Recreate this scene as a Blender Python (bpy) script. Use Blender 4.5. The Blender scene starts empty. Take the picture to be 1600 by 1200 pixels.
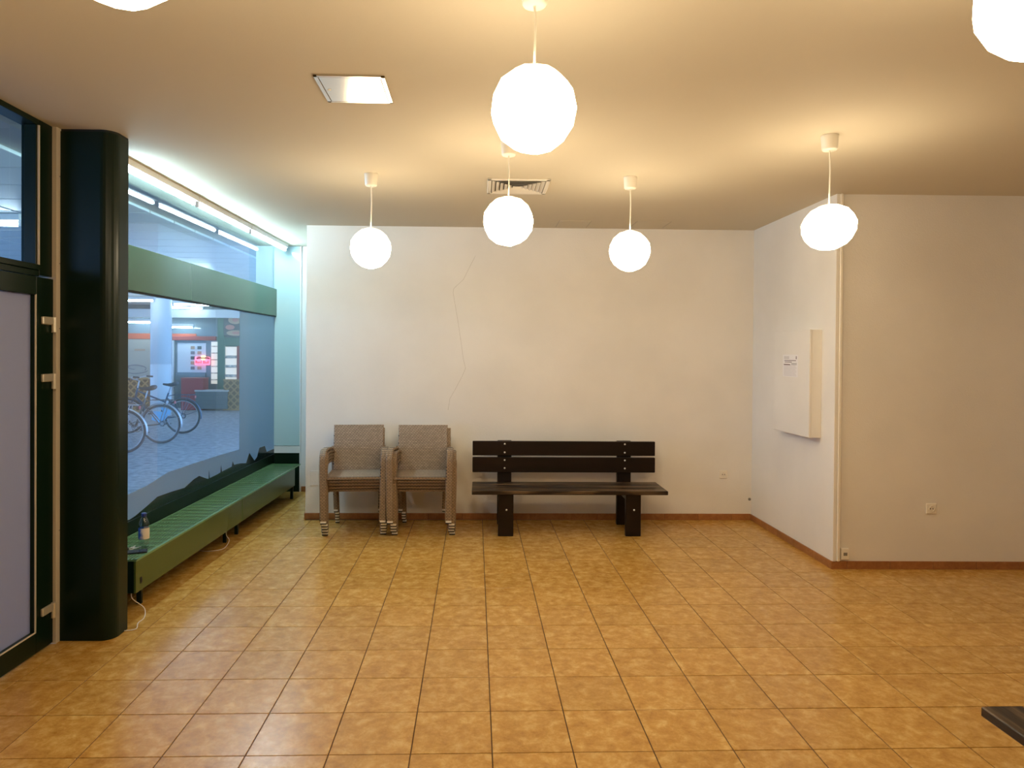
import bpy, bmesh, math, random
from mathutils import Vector, Matrix
random.seed(7)
S = bpy.context.scene
COL = S.collection
PI = math.pi

# ------------------------------------------------------------------ camera
CAM_LOC = Vector((-0.080, -2.803, 1.619))
YAW, PITCH, ROLL = 0.0326, -0.0090, 0.0072
F_PX, PPX, PPY = 1086.67, 777.87, 562.24
_f = Vector((math.sin(YAW), math.cos(YAW), 0)); _r = Vector((math.cos(YAW), -math.sin(YAW), 0)); _u = Vector((0, 0, 1))
_f2 = _f * math.cos(PITCH) + _u * math.sin(PITCH); _u2 = _u * math.cos(PITCH) - _f * math.sin(PITCH)
_r3 = _r * math.cos(ROLL) + _u2 * math.sin(ROLL); _u3 = _u2 * math.cos(ROLL) - _r * math.sin(ROLL)
cd = bpy.data.cameras.new('camera'); cam = bpy.data.objects.new('camera', cd); COL.objects.link(cam)
m = Matrix.Identity(4)
for i, v in enumerate((_r3, _u3, -_f2)):
    for k in range(3): m[k][i] = v[k]
for k in range(3): m[k][3] = CAM_LOC[k]
cam.matrix_world = m
cd.sensor_width = 36; cd.lens = 36 * F_PX / 1600
cd.shift_x = (800 - PPX) / 1600; cd.shift_y = -(600 - PPY) / 1600
cd.clip_start = 0.02
S.camera = cam

def project(p):
    d = Vector(p) - CAM_LOC; z = d.dot(_f2)
    if z < 0.05: return None
    return PPX + F_PX * d.dot(_r3) / z, PPY - F_PX * d.dot(_u3) / z

# ------------------------------------------------------------------ light
w = bpy.data.worlds.new('dusk_sky'); S.world = w; w.use_nodes = True
bg = w.node_tree.nodes['Background']; bg.inputs[0].default_value = (0.27, 0.52, 1.0, 1); bg.inputs[1].default_value = 3.2
S.view_settings.view_transform = 'Standard'; S.view_settings.look = 'None'
S.view_settings.gamma = 1; S.view_settings.use_curve_mapping = False
S.view_settings.exposure = 0.37
cy = S.cycles
cy.use_denoising = True; cy.max_bounces = 10; cy.diffuse_bounces = 5; cy.glossy_bounces = 5
cy.transmission_bounces = 6; cy.transparent_max_bounces = 12; cy.sample_clamp_indirect = 6
cy.caustics_reflective = False; cy.caustics_refractive = False
GLOBE_COL, GLOBE_E = (1.0, 0.80, 0.52), 24.0
TUBE_COL, TUBE_E = (0.62, 0.88, 1.0), 95.0
OUT_COL, OUT_E = (0.70, 0.86, 1.0), 34.0

# ------------------------------------------------------------------ materials
def nodes(name):
    mt = bpy.data.materials.new(name); mt.use_nodes = True
    return mt, mt.node_tree, mt.node_tree.nodes['Principled BSDF']
def mat(name, col, rough=0.5, metal=0.0, bump=0, bscale=80, var=0.0, vscale=6, spec=0.5, stretch=None):
    mt, nt, b = nodes(name)
    b.inputs['Base Color'].default_value = (*col, 1); b.inputs['Roughness'].default_value = rough
    b.inputs['Metallic'].default_value = metal; b.inputs['Specular IOR Level'].default_value = spec
    if bump or var:
        tc = nt.nodes.new('ShaderNodeTexCoord'); mp = nt.nodes.new('ShaderNodeMapping')
        nt.links.new(tc.outputs['Object'], mp.inputs[0])
        if stretch: mp.inputs['Scale'].default_value = stretch
    if bump:
        n = nt.nodes.new('ShaderNodeTexNoise'); n.inputs['Scale'].default_value = bscale; n.inputs['Detail'].default_value = 3
        bp = nt.nodes.new('ShaderNodeBump'); bp.inputs['Strength'].default_value = bump; bp.inputs['Distance'].default_value = 0.004
        nt.links.new(mp.outputs[0], n.inputs['Vector']); nt.links.new(n.outputs[0], bp.inputs['Height']); nt.links.new(bp.outputs[0], b.inputs['Normal'])
    if var:
        n = nt.nodes.new('ShaderNodeTexNoise'); n.inputs['Scale'].default_value = vscale; n.inputs['Detail'].default_value = 5
        r = nt.nodes.new('ShaderNodeValToRGB')
        r.color_ramp.elements[0].position = 0.35; r.color_ramp.elements[1].position = 0.65
        r.color_ramp.elements[0].color = (*[c * (1 - var) for c in col], 1); r.color_ramp.elements[1].color = (*[min(1, c * (1 + var)) for c in col], 1)
        nt.links.new(mp.outputs[0], n.inputs['Vector']); nt.links.new(n.outputs[0], r.inputs[0]); nt.links.new(r.outputs[0], b.inputs['Base Color'])
    return mt
def emit(name, col, e):
    mt, nt, b = nodes(name)
    b.inputs['Base Color'].default_value = (0.8, 0.8, 0.8, 1)
    b.inputs['Emission Color'].default_value = (*col, 1); b.inputs['Emission Strength'].default_value = e
    return mt
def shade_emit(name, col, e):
    # the paper shade itself emits, no bulb inside; crown dimming put into its emission
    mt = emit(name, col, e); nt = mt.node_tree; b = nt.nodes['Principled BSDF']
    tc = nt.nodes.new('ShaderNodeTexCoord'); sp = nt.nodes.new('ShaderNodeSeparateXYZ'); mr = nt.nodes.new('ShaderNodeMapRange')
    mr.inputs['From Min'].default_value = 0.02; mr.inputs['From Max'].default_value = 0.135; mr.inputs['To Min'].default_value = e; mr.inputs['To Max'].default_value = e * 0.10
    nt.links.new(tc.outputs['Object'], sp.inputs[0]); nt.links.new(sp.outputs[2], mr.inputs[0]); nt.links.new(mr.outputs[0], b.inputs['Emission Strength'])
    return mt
def glass(name, tint, boost=1.0):
    mt = bpy.data.materials.new(name); mt.use_nodes = True; nt = mt.node_tree; nt.nodes.clear()
    o = nt.nodes.new('ShaderNodeOutputMaterial'); mx = nt.nodes.new('ShaderNodeMixShader')
    t = nt.nodes.new('ShaderNodeBsdfTransparent'); t.inputs[0].default_value = (*tint, 1)
    g = nt.nodes.new('ShaderNodeBsdfGlossy'); g.inputs['Roughness'].default_value = 0.0
    fr = nt.nodes.new('ShaderNodeFresnel'); fr.inputs[0].default_value = 1.5
    mu = nt.nodes.new('ShaderNodeMath'); mu.operation = 'MULTIPLY'; mu.inputs[1].default_value = boost; mu.use_clamp = True
    geo = nt.nodes.new('ShaderNodeNewGeometry'); inv = nt.nodes.new('ShaderNodeMath'); inv.operation = 'SUBTRACT'; inv.inputs[0].default_value = 1
    m2 = nt.nodes.new('ShaderNodeMath'); m2.operation = 'MULTIPLY'
    nt.links.new(geo.outputs['Backfacing'], inv.inputs[1])
    nt.links.new(fr.outputs[0], mu.inputs[0]); nt.links.new(mu.outputs[0], m2.inputs[0]); nt.links.new(inv.outputs[0], m2.inputs[1])
    nt.links.new(m2.outputs[0], mx.inputs[0]); nt.links.new(t.outputs[0], mx.inputs[1]); nt.links.new(g.outputs[0], mx.inputs[2])
    nt.links.new(mx.outputs[0], o.inputs[0]); return mt
def film(name, col, clear, trans=0.75):
    mt = bpy.data.materials.new(name); mt.use_nodes = True; nt = mt.node_tree; nt.nodes.clear()
    o = nt.nodes.new('ShaderNodeOutputMaterial'); mx = nt.nodes.new('ShaderNodeMixShader'); m2 = nt.nodes.new('ShaderNodeMixShader'); m3 = nt.nodes.new('ShaderNodeMixShader')
    d = nt.nodes.new('ShaderNodeBsdfDiffuse'); t = nt.nodes.new('ShaderNodeBsdfTranslucent'); c = nt.nodes.new('ShaderNodeBsdfTransparent'); g = nt.nodes.new('ShaderNodeBsdfGlossy')
    g.inputs['Roughness'].default_value = 0.12
    for n in (d, t): n.inputs[0].default_value = (*col, 1)
    fr = nt.nodes.new('ShaderNodeFresnel'); fr.inputs[0].default_value = 1.45
    mx.inputs[0].default_value = trans; m2.inputs[0].default_value = clear
    nt.links.new(d.outputs[0], mx.inputs[1]); nt.links.new(t.outputs[0], mx.inputs[2])
    nt.links.new(mx.outputs[0], m2.inputs[1]); nt.links.new(c.outputs[0], m2.inputs[2])
    nt.links.new(fr.outputs[0], m3.inputs[0]); nt.links.new(m2.outputs[0], m3.inputs[1]); nt.links.new(g.outputs[0], m3.inputs[2])
    nt.links.new(m3.outputs[0], o.inputs[0]); return mt
def wicker(name, seat=False, c1=(0.46, 0.355, 0.27), c2=(0.36, 0.275, 0.205)):
    mt, nt, b = nodes(name)
    tc = nt.nodes.new('ShaderNodeTexCoord'); sp = nt.nodes.new('ShaderNodeSeparateXYZ'); cb = nt.nodes.new('ShaderNodeCombineXYZ')
    nt.links.new(tc.outputs['Object'], sp.inputs[0])
    if seat:
        nt.links.new(sp.outputs[1], cb.inputs[0]); nt.links.new(sp.outputs[0], cb.inputs[1])
    else:
        ad = nt.nodes.new('ShaderNodeMath'); nt.links.new(sp.outputs[0], ad.inputs[0]); nt.links.new(sp.outputs[1], ad.inputs[1])
        nt.links.new(ad.outputs[0], cb.inputs[0]); nt.links.new(sp.outputs[2], cb.inputs[1])
    br = nt.nodes.new('ShaderNodeTexBrick'); br.inputs['Scale'].default_value = 1; br.inputs['Brick Width'].default_value = 0.027
    br.inputs['Row Height'].default_value = 0.0136; br.inputs['Mortar Size'].default_value = 0.0022; br.inputs['Mortar Smooth'].default_value = 0.6
    br.inputs['Color1'].default_value = (*c1, 1); br.inputs['Color2'].default_value = (*c2, 1); br.inputs['Mortar'].default_value = (0.05, 0.036, 0.026, 1)
    nt.links.new(cb.outputs[0], br.inputs['Vector']); nt.links.new(br.outputs[0], b.inputs['Base Color'])
    bp = nt.nodes.new('ShaderNodeBump'); bp.inputs['Strength'].default_value = 0.8; bp.inputs['Distance'].default_value = 0.003; bp.invert = True
    nt.links.new(br.outputs['Fac'], bp.inputs['Height']); nt.links.new(bp.outputs[0], b.inputs['Normal'])
    b.inputs['Roughness'].default_value = 0.45
    return mt
def tile_mat(name, a, c, d, rough, objrand=True, scale=15):
    mt, nt, b = nodes(name)
    tc = nt.nodes.new('ShaderNodeTexCoord'); oi = nt.nodes.new('ShaderNodeObjectInfo')
    mu = nt.nodes.new('ShaderNodeVectorMath'); mu.operation = 'ADD'
    cb = nt.nodes.new('ShaderNodeCombineXYZ'); sc = nt.nodes.new('ShaderNodeMath'); sc.operation = 'MULTIPLY'; sc.inputs[1].default_value = 37
    nt.links.new(oi.outputs['Random'], sc.inputs[0]); nt.links.new(sc.outputs[0], cb.inputs[0]); nt.links.new(sc.outputs[0], cb.inputs[2])
    nt.links.new(tc.outputs['Object'], mu.inputs[0]); nt.links.new(cb.outputs[0], mu.inputs[1])
    n = nt.nodes.new('ShaderNodeTexNoise'); n.inputs['Scale'].default_value = scale; n.inputs['Detail'].default_value = 8; n.inputs['Roughness'].default_value = 0.72; n.inputs['Distortion'].default_value = 0.25
    nt.links.new(mu.outputs[0], n.inputs['Vector'])
    r = nt.nodes.new('ShaderNodeValToRGB'); e = r.color_ramp.elements
    e[0].position = 0.30; e[0].color = (*a, 1); e[1].position = 0.68; e[1].color = (*d, 1); x = e.new(0.5); x.color = (*c, 1)
    nt.links.new(n.outputs[0], r.inputs[0])
    hs = nt.nodes.new('ShaderNodeHueSaturation'); mr = nt.nodes.new('ShaderNodeMapRange'); mr.inputs['To Min'].default_value = 0.95; mr.inputs['To Max'].default_value = 1.05
    nt.links.new(oi.outputs['Random'], mr.inputs[0]); nt.links.new(mr.outputs[0], hs.inputs['Value']); nt.links.new(r.outputs[0], hs.inputs['Color'])
    nt.links.new(hs.outputs[0], b.inputs['Base Color'])
    b.inputs['Roughness'].default_value = rough
    bp = nt.nodes.new('ShaderNodeBump'); bp.inputs['Strength'].default_value = 0.12; bp.inputs['Distance'].default_value = 0.002
    nt.links.new(n.outputs[0], bp.inputs['Height']); nt.links.new(bp.outputs[0], b.inputs['Normal'])
    return mt

def worn_wood():
    mt = mat('worn_seat_wood', (0.02, 0.01, 0.005), 0.30, bump=0.5, bscale=34, var=0.5, vscale=20, stretch=(0.09, 1, 1))
    r = [n for n in mt.node_tree.nodes if n.type == 'VALTORGB'][0]; e = r.color_ramp.elements
    e[0].position = 0.46; e[0].color = (0.010, 0.0045, 0.003, 1); e[1].position = 0.70; e[1].color = (0.20, 0.125, 0.065, 1)
    return mt
M = dict(
    wall=mat('woodchip_wall', (0.80, 0.77, 0.72), 0.85, bump=0.35, bscale=110, var=0.035, vscale=1.6),
    ceiling=mat('ceiling_paint', (0.64, 0.58, 0.455), 0.8, bump=0.12, bscale=140),
    tile=tile_mat('floor_tile', (0.37, 0.170, 0.026), (0.52, 0.282, 0.060), (0.68, 0.43, 0.135), 0.25),
    grout=mat('grout', (0.075, 0.036, 0.016), 0.9),
    skirt=tile_mat('skirting_tile', (0.27, 0.10, 0.03), (0.34, 0.135, 0.04), (0.42, 0.19, 0.065), 0.35),
    green=mat('dark_green_lacquer', (0.004, 0.013, 0.006), 0.30, spec=0.22),
    green_mid=mat('green_fascia', (0.034, 0.085, 0.040), 0.16),
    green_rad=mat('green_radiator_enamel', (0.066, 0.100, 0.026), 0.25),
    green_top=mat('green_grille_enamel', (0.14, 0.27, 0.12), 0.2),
    black=mat('black_gap', (0.006, 0.008, 0.006), 0.7),
    cream=mat('cream_plastic', (0.84, 0.79, 0.69), 0.4),
    jamb=mat('cream_jamb_paint', (0.66, 0.58, 0.45), 0.5),
    white=mat('white_paint', (0.82, 0.82, 0.80), 0.5),
    satin=mat('satin_steel', (0.74, 0.68, 0.56), 0.38, 0.6),
    steel=mat('brushed_steel', (0.80, 0.76, 0.70), 0.17, 1.0),
    chrome=mat('silver_cap', (0.88, 0.86, 0.83), 0.4, 0.3),
    rubber=mat('black_rubber', (0.015, 0.013, 0.012), 0.7),
    wood=mat('dark_stained_wood', (0.0075, 0.0026, 0.0018), 0.36, spec=0.32, bump=0.25, bscale=40, var=0.35, vscale=14, stretch=(0.12, 1, 1)),
    wood_worn=worn_wood(),
    wick=wicker('wicker_weave'), wick_seat=wicker('wicker_seat_weave', True, (0.52, 0.43, 0.34), (0.42, 0.34, 0.265)), wick_leg=wicker('wicker_leg_weave', False, (0.36, 0.25, 0.155), (0.28, 0.195, 0.12)),
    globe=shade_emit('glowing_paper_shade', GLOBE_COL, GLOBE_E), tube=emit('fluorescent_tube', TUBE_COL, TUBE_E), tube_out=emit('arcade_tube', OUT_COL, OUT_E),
    glass=glass('clear_glass', (0.90, 0.96, 0.97), 1.6), pet=glass('bottle_plastic', (0.86, 0.90, 0.92), 2.0),
    frost=film('frosted_door_glass', (0.60, 0.62, 0.72), 0.0, 0.6),
    film=film('frosted_film', (0.62, 0.80, 0.92), 0.06, 0.7), skyline=film('dark_film_print', (0.03, 0.06, 0.06), 0.25, 0.5),
    endpane=mat('pale_aqua_panel', (0.52, 0.70, 0.71), 0.10),
    paper=mat('paper', (0.84, 0.82, 0.82), 0.7), ink=mat('printed_ink', (0.25, 0.22, 0.24), 0.7), ink_dark=mat('printed_bar', (0.10, 0.045, 0.035), 0.7), ink_soft=mat('printed_lines', (0.52, 0.47, 0.50), 0.7),
    vent=mat('vent_enamel', (0.78, 0.74, 0.66), 0.45), duct_shade=mat('duct_shade_brown', (0.10, 0.055, 0.03), 0.8),
    crack=mat('plaster_crack', (0.40, 0.35, 0.30), 0.9), stain=mat('grey_plug', (0.22, 0.2, 0.18), 0.6),
    cap_blue=mat('blue_cap', (0.02, 0.04, 0.22), 0.35), phone=mat('black_phone', (0.008, 0.009, 0.012), 0.12),
    cable=mat('white_cable', (0.75, 0.66, 0.58), 0.5),
    cobble=mat('cobbles', (0.30, 0.30, 0.31), 0.6, bump=0.9, bscale=11, var=0.35, vscale=9),
    soffit=mat('soffit_panel', (0.66, 0.68, 0.68), 0.45), plaster=mat('arcade_plaster', (0.55, 0.53, 0.50), 0.8, bump=0.2, bscale=60),
    pillar=mat('white_pillar', (0.82, 0.84, 0.86), 0.5), shopglass=mat('dark_shop_glass', (0.16, 0.21, 0.23), 0.08),
    beige=mat('beige_shop_panel', (0.50, 0.45, 0.36), 0.6), orange=mat('orange_red_band', (0.62, 0.13, 0.06), 0.5), redframe=mat('red_frame', (0.40, 0.07, 0.06), 0.45),
    lattice=mat('brown_lattice', (0.50, 0.27, 0.10), 0.7), lattice_back=mat('planter_back', (0.22, 0.11, 0.045), 0.8),
    shopgreen=mat('green_shop_frame', (0.03, 0.14, 0.09), 0.35), menu=mat('menu_board', (0.045, 0.06, 0.075), 0.5),
    pink=mat('menu_pink', (0.62, 0.24, 0.20), 0.6), tan=mat('menu_tan', (0.55, 0.36, 0.24), 0.6), crate=mat('grey_crate', (0.10, 0.13, 0.135), 0.6),
    redbox=mat('red_box', (0.42, 0.035, 0.035), 0.5), shelfgoods=mat('shop_goods', (0.55, 0.50, 0.42), 0.6, var=0.6, vscale=9),
    neon=emit('red_neon', (1.0, 0.03, 0.10), 2.2), neon_y=emit('yellow_neon', (1.0, 0.55, 0.08), 1.8), neon_d=mat('dark_red_lettering', (0.35, 0.0, 0.02), 0.5),
    shop_glow=emit('shop_interior_glow', (1.0, 0.78, 0.52), 0.55),  # light of the shop interior put into the panels as emission
    silver=mat('bicycle_silver', (0.50, 0.48, 0.50), 0.3, 0.7), bikeblue=mat('bicycle_dark_blue', (0.03, 0.07, 0.13), 0.3), tyre=mat('tyre_rubber', (0.055, 0.05, 0.05), 0.7),
    tyre_brown=mat('dusty_tyre', (0.16, 0.12, 0.11), 0.7), skyblue=mat('light_blue_plate', (0.25, 0.60, 0.92), 0.5), bikebrown=mat('bicycle_brown_metal', (0.20, 0.15, 0.13), 0.4, 0.3),
)
def label_mat():
    mt, nt, b = nodes('bottle_label')
    tc = nt.nodes.new('ShaderNodeTexCoord'); sp = nt.nodes.new('ShaderNodeSeparateXYZ'); nt.links.new(tc.outputs['Object'], sp.inputs[0])
    n = nt.nodes.new('ShaderNodeTexNoise'); n.inputs['Scale'].default_value = 30
    nt.links.new(tc.outputs['Object'], n.inputs['Vector'])
    a = nt.nodes.new('ShaderNodeMath'); a.operation = 'MULTIPLY_ADD'; a.inputs[1].default_value = 14; a.inputs[2].default_value = 0.0
    nt.links.new(sp.outputs[0], a.inputs[0])
    s = nt.nodes.new('ShaderNodeMath'); s.operation = 'ADD'; nt.links.new(a.outputs[0], s.inputs[0]); nt.links.new(n.outputs[0], s.inputs[1])
    r = nt.nodes.new('ShaderNodeValToRGB'); r.color_ramp.elements[0].color = (0.04, 0.12, 0.45, 1); r.color_ramp.elements[1].color = (0.75, 0.66, 0.55, 1)
    r.color_ramp.elements[0].position = 0.35; r.color_ramp.elements[1].position = 0.6
    nt.links.new(s.outputs[0], r.inputs[0]); nt.links.new(r.outputs[0], b.inputs['Base Color']); b.inputs['Roughness'].default_value = 0.4
    return mt
M['label'] = label_mat()

# ------------------------------------------------------------------ geometry helpers
class B:
    def __init__(s): s.bm = bmesh.new()
    def box(s, x0, x1, y0, y1, z0, z1, bev=0, mtx=None):
        t = bmesh.new(); bmesh.ops.create_cube(t, size=1)
        for v in t.verts: v.co = Vector((x0 + (v.co.x + .5) * (x1 - x0), y0 + (v.co.y + .5) * (y1 - y0), z0 + (v.co.z + .5) * (z1 - z0)))
        if bev: bmesh.ops.bevel(t, geom=t.edges[:], offset=bev, segments=1, affect='EDGES')
        if mtx is not None: bmesh.ops.transform(t, matrix=mtx, verts=t.verts)
        s._merge(t); return s
    def _merge(s, t):
        me = bpy.data.meshes.new('tmp'); t.to_mesh(me); t.free(); s.bm.from_mesh(me); bpy.data.meshes.remove(me)
    def cyl(s, p0, p1, r0, r1=None, n=12, caps=True):
        p0, p1 = Vector(p0), Vector(p1); r1 = r0 if r1 is None else r1
        d = (p1 - p0); q = Vector((0, 0, 1)).rotation_difference(d.normalized()) if d.length > 1e-9 else None
        t = bmesh.new(); bmesh.ops.create_cone(t, cap_ends=caps, segments=n, radius1=r0, radius2=r1, depth=d.length)
        bmesh.ops.transform(t, matrix=Matrix.Translation((p0 + p1) / 2) @ q.to_matrix().to_4x4(), verts=t.verts)
        s._merge(t); return s
    def lathe(s, prof, n=20, c=(0, 0, 0)):
        rings = []
        for r, z in prof:
            rings.append([s.bm.verts.new((c[0] + max(r, 1e-5) * math.cos(2 * PI * k / n), c[1] + max(r, 1e-5) * math.sin(2 * PI * k / n), c[2] + z)) for k in range(n)])
        for a, b in zip(rings, rings[1:]):
            for k in range(n): s.bm.faces.new((a[k], a[(k + 1) % n], b[(k + 1) % n], b[k]))
        return s
    def prism(s, poly, axis, a, b):
        def P(u, v, t): return {'x': (t, u, v), 'y': (u, t, v), 'z': (u, v, t)}[axis]
        A = [s.bm.verts.new(P(u, v, a)) for u, v in poly]; Bv = [s.bm.verts.new(P(u, v, b)) for u, v in poly]
        n = len(poly); s.bm.faces.new(A); s.bm.faces.new(Bv[::-1])
        for k in range(n): s.bm.faces.new((A[k], Bv[k], Bv[(k + 1) % n], A[(k + 1) % n]))
        return s
    def tube(s, pts, r, n=8):
        pts = [Vector(p) for p in pts]; rings = []
        up = Vector((0.13, 0.21, 0.97)).normalized()
        for i, p in enumerate(pts):
            d = (pts[min(i + 1, len(pts) - 1)] - pts[max(i - 1, 0)]).normalized()
            a = d.cross(up)
            if a.length < 0.2: a = d.cross(Vector((1, 0, 0)))
            a.normalize(); b = d.cross(a)
            rings.append([s.bm.verts.new(p + r * (a * math.cos(2 * PI * k / n) + b * math.sin(2 * PI * k / n))) for k in range(n)])
        for a, b in zip(rings, rings[1:]):
            for k in range(n): s.bm.faces.new((a[k], a[(k + 1) % n], b[(k + 1) % n], b[k]))
        s.bm.faces.new(rings[0]); s.bm.faces.new(rings[-1][::-1]); return s
    def sweep(s, pts, wx, t):
        """rectangular section, width wx along x, thickness t in the yz plane of the path"""
        pts = [Vector(p) for p in pts]; rings = []
        for i, p in enumerate(pts):
            d = pts[min(i + 1, len(pts) - 1)] - pts[max(i - 1, 0)]; d.x = 0; d.normalize()
            nrm = Vector((0, -d.z, d.y))
            c = min(wx, t) * 0.3
            prof = [(-wx / 2 + c, -t / 2), (wx / 2 - c, -t / 2), (wx / 2, -t / 2 + c), (wx / 2, t / 2 - c), (wx / 2 - c, t / 2), (-wx / 2 + c, t / 2), (-wx / 2, t / 2 - c), (-wx / 2, -t / 2 + c)]
            rings.append([s.bm.verts.new(p + Vector((u, 0, 0)) + nrm * v) for u, v in prof])
        for a, b in zip(rings, rings[1:]):
            for k in range(8): s.bm.faces.new((a[k], a[(k + 1) % 8], b[(k + 1) % 8], b[k]))
        s.bm.faces.new(rings[0]); s.bm.faces.new(rings[-1][::-1]); return s
    def torus(s, R, r, n=40, k=8, c=(0, 0, 0), ax='y'):
        rings = []
        for i in range(n):
            a = 2 * PI * i / n; ring = []
            for j in range(k):
                b = 2 * PI * j / k; q = R + r * math.cos(b); h = r * math.sin(b)
                ring.append(s.bm.verts.new({'y': (c[0] + q * math.cos(a), c[1] + h, c[2] + q * math.sin(a)), 'z': (c[0] + q * math.cos(a), c[1] + q * math.sin(a), c[2] + h)}[ax]))
            rings.append(ring)
        for i in range(n):
            a, b = rings[i], rings[(i + 1) % n]
            for j in range(k): s.bm.faces.new((a[j], a[(j + 1) % k], b[(j + 1) % k], b[j]))
        return s
    def done(s, name, mt, parent=None, smooth=False):
        bmesh.ops.recalc_face_normals(s.bm, faces=s.bm.faces)
        me = bpy.data.meshes.new(name); s.bm.to_mesh(me); s.bm.free()
        me.materials.append(M[mt] if isinstance(mt, str) else mt)
        if smooth: me.polygons.foreach_set('use_smooth', [True] * len(me.polygons))
        o = bpy.data.objects.new(name, me); COL.objects.link(o)
        if parent is not None: o.parent = parent
        return o

def thing(name, label, cat, loc=(0, 0, 0), rz=0, group=None):
    o = bpy.data.objects.new(name, None); COL.objects.link(o); o.empty_display_size = 0.05
    o.location = loc; o.rotation_euler = (0, 0, rz); tag(o, label, cat, group); return o
def tag(o, label, cat, group=None):
    o['label'] = label; o['category'] = cat
    if group: o['group'] = group
    return o
def struct(o, label=None):
    o['kind'] = 'structure'
    if label: o['label'] = label
    return o
def group_empty(name, loc=(0, 0, 0), rz=0):
    o = bpy.data.objects.new(name, None); COL.objects.link(o); o.location = loc; o.rotation_euler = (0, 0, rz); return o
def copy_tree(o, parent=None):
    c = o.copy(); COL.objects.link(c); c.parent = parent
    for ch in list(o.children): copy_tree(ch, c)
    return c

# local frame of the window wall: x = out into the room, y = along the wall, origin at its near end
PHI = math.atan(0.02); LO = Vector((-2.475, 1.5, 0))
def LW(x, y, z=0):
    return (LO.x + x * math.cos(PHI) + y * math.sin(PHI), LO.y - x * math.sin(PHI) + y * math.cos(PHI), z)
def at_left(o, x=0, y=0, z=0):
    o.location = LW(x, y, z); o.rotation_euler = (0, 0, -PHI); return o

H = 2.845                                  # ceiling height
T = 0.33                                   # tile pitch
XL, XR, YB, YN, YF = -2.62, 4.9, -4.8, 5.34, 3.985

# ------------------------------------------------------------------ structure: shell
fl = struct(B().box(XL, XR, YB, 5.5, -0.15, -0.003).done('floor', 'grout'), 'floor of square mottled orange-brown ceramic tiles')
def back_y(x): return 3.985 - 0.045 * (x + 1.715) / 4.36
def tile_ok(x0, x1, y0, y1):
    """clip a tile against the solid walls: returns a list of rectangles"""
    x0, x1, y0, y1 = max(x0, -2.47), min(x1, XR - .15), max(y0, YB + .15), min(y1, YN)
    if x1 - x0 < .01 or y1 - y0 < .01: return None
    xm, ym = (x0 + x1) / 2, (y0 + y1) / 2
    if x1 > 2.645 and y1 > 2.385:
        if x0 < 2.645 - .02 and y1 <= 3.95: x1 = 2.645
        elif y0 < 2.385 - .02: y1 = 2.385
        else: return None
    if x1 > -1.715 and y1 > 3.945:
        if y0 < 3.93: y1 = 3.945
        elif x0 < -1.715 - .02: x1 = -1.715
        else: return None
    return x0, x1, y0, y1
tile_mesh = None; far = B(); G = 0.0022
for i in range(-8, 15):
    for j in range(-14, 17):
        r = tile_ok(i * T + G, (i + 1) * T - G, j * T + G, (j + 1) * T - G)
        if not r: continue
        x0, x1, y0, y1 = r
        vis = False
        for px in (x0, (x0 + x1) / 2, x1):
            for py in (y0, (y0 + y1) / 2, y1):
                q = project((px, py, 0))
                if q and -10 < q[0] < 1610 and 700 < q[1] < 1215: vis = True
        if not vis:
            far.box(x0, x1, y0, y1, -0.006, 0, 0.0012); continue
        full = (x1 - x0) > T - 2 * G - 1e-5 and (y1 - y0) > T - 2 * G - 1e-5
        cx, cyy = (x0 + x1) / 2, (y0 + y1) / 2
        if full and tile_mesh:
            o = bpy.data.objects.new('tile', tile_mesh); COL.objects.link(o); o.parent = fl
        else:
            hx, hy = (x1 - x0) / 2, (y1 - y0) / 2
            o = B().box(-hx, hx, -hy, hy, -0.006, 0, 0.0012).done('tile', 'tile', fl)
            if full: tile_mesh = o.data
        o.location = (cx, cyy, random.uniform(-0.0003, 0.0003))
o = far.done('tile', 'tile', fl); o['kind'] = 'stuff'

ce = B().prism([(XL, YB), (XR, YB), (XR, 5.5), (XL, 5.5)], 'z', H, H + 0.2).done('ceiling', 'ceiling'); struct(ce, 'smooth cream painted ceiling')
wb = B().prism([(-1.715, 3.985), (2.645, 3.94), (2.645, 5.5), (-1.715, 5.5)], 'z', -0.1, H).done('wall_back', 'wall'); struct(wb, 'white woodchip wall behind the bench and chairs')
ws = B().prism([(2.645, 2.39), (XR, 2.345), (XR, 5.5), (2.645, 5.5)], 'z', -0.1, H).done('wall_right', 'wall'); struct(ws, 'projecting white wall corner with meter cabinet')
struct(B().box(XR - .15, XR, YB, 2.35, -0.1, H).done('wall_far_right', 'wall'))
struct(B().box(XL, XR, YB, YB + .15, -0.1, H).done('wall_rear', 'wall'))
struct(B().box(-2.65, -2.40, YB, 0.0, -0.1, H).done('wall_left', 'wall'))
struct(B().box(-2.62, -1.6, YN, 5.5, -0.1, H).done('wall_niche', 'white'), 'narrow white wall at the end of the window niche')
# crack in the back wall
pts = [(742.7, 400), (733, 419), (724, 437), (714, 446), (709, 451), (708, 457), (712, 481), (716, 505), (720, 532), (724, 561), (727.5, 576), (722, 588), (712, 607), (703, 623), (700, 641)]
def on_back(px, py):
    d = _f2 + _r3 * (px - PPX) / F_PX - _u3 * (py - PPY) / F_PX
    k = (3.96 - CAM_LOC.y) / d.y
    for _ in range(3): k = (back_y(CAM_LOC.x + d.x * k) - CAM_LOC.y) / d.y
    return CAM_LOC + d * k
b = B()
wp = [on_back(*p) for p in pts]
for a, c in zip(wp, wp[1:]): b.cyl(a, c, 0.0011, n=5)
b.done('crack', 'crack', wb)
c = on_back(1171, 780); B().cyl((c.x, c.y - .004, c.z), (c.x, c.y + .01, c.z), 0.014, n=12).done('plug', 'stain', wb)

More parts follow.
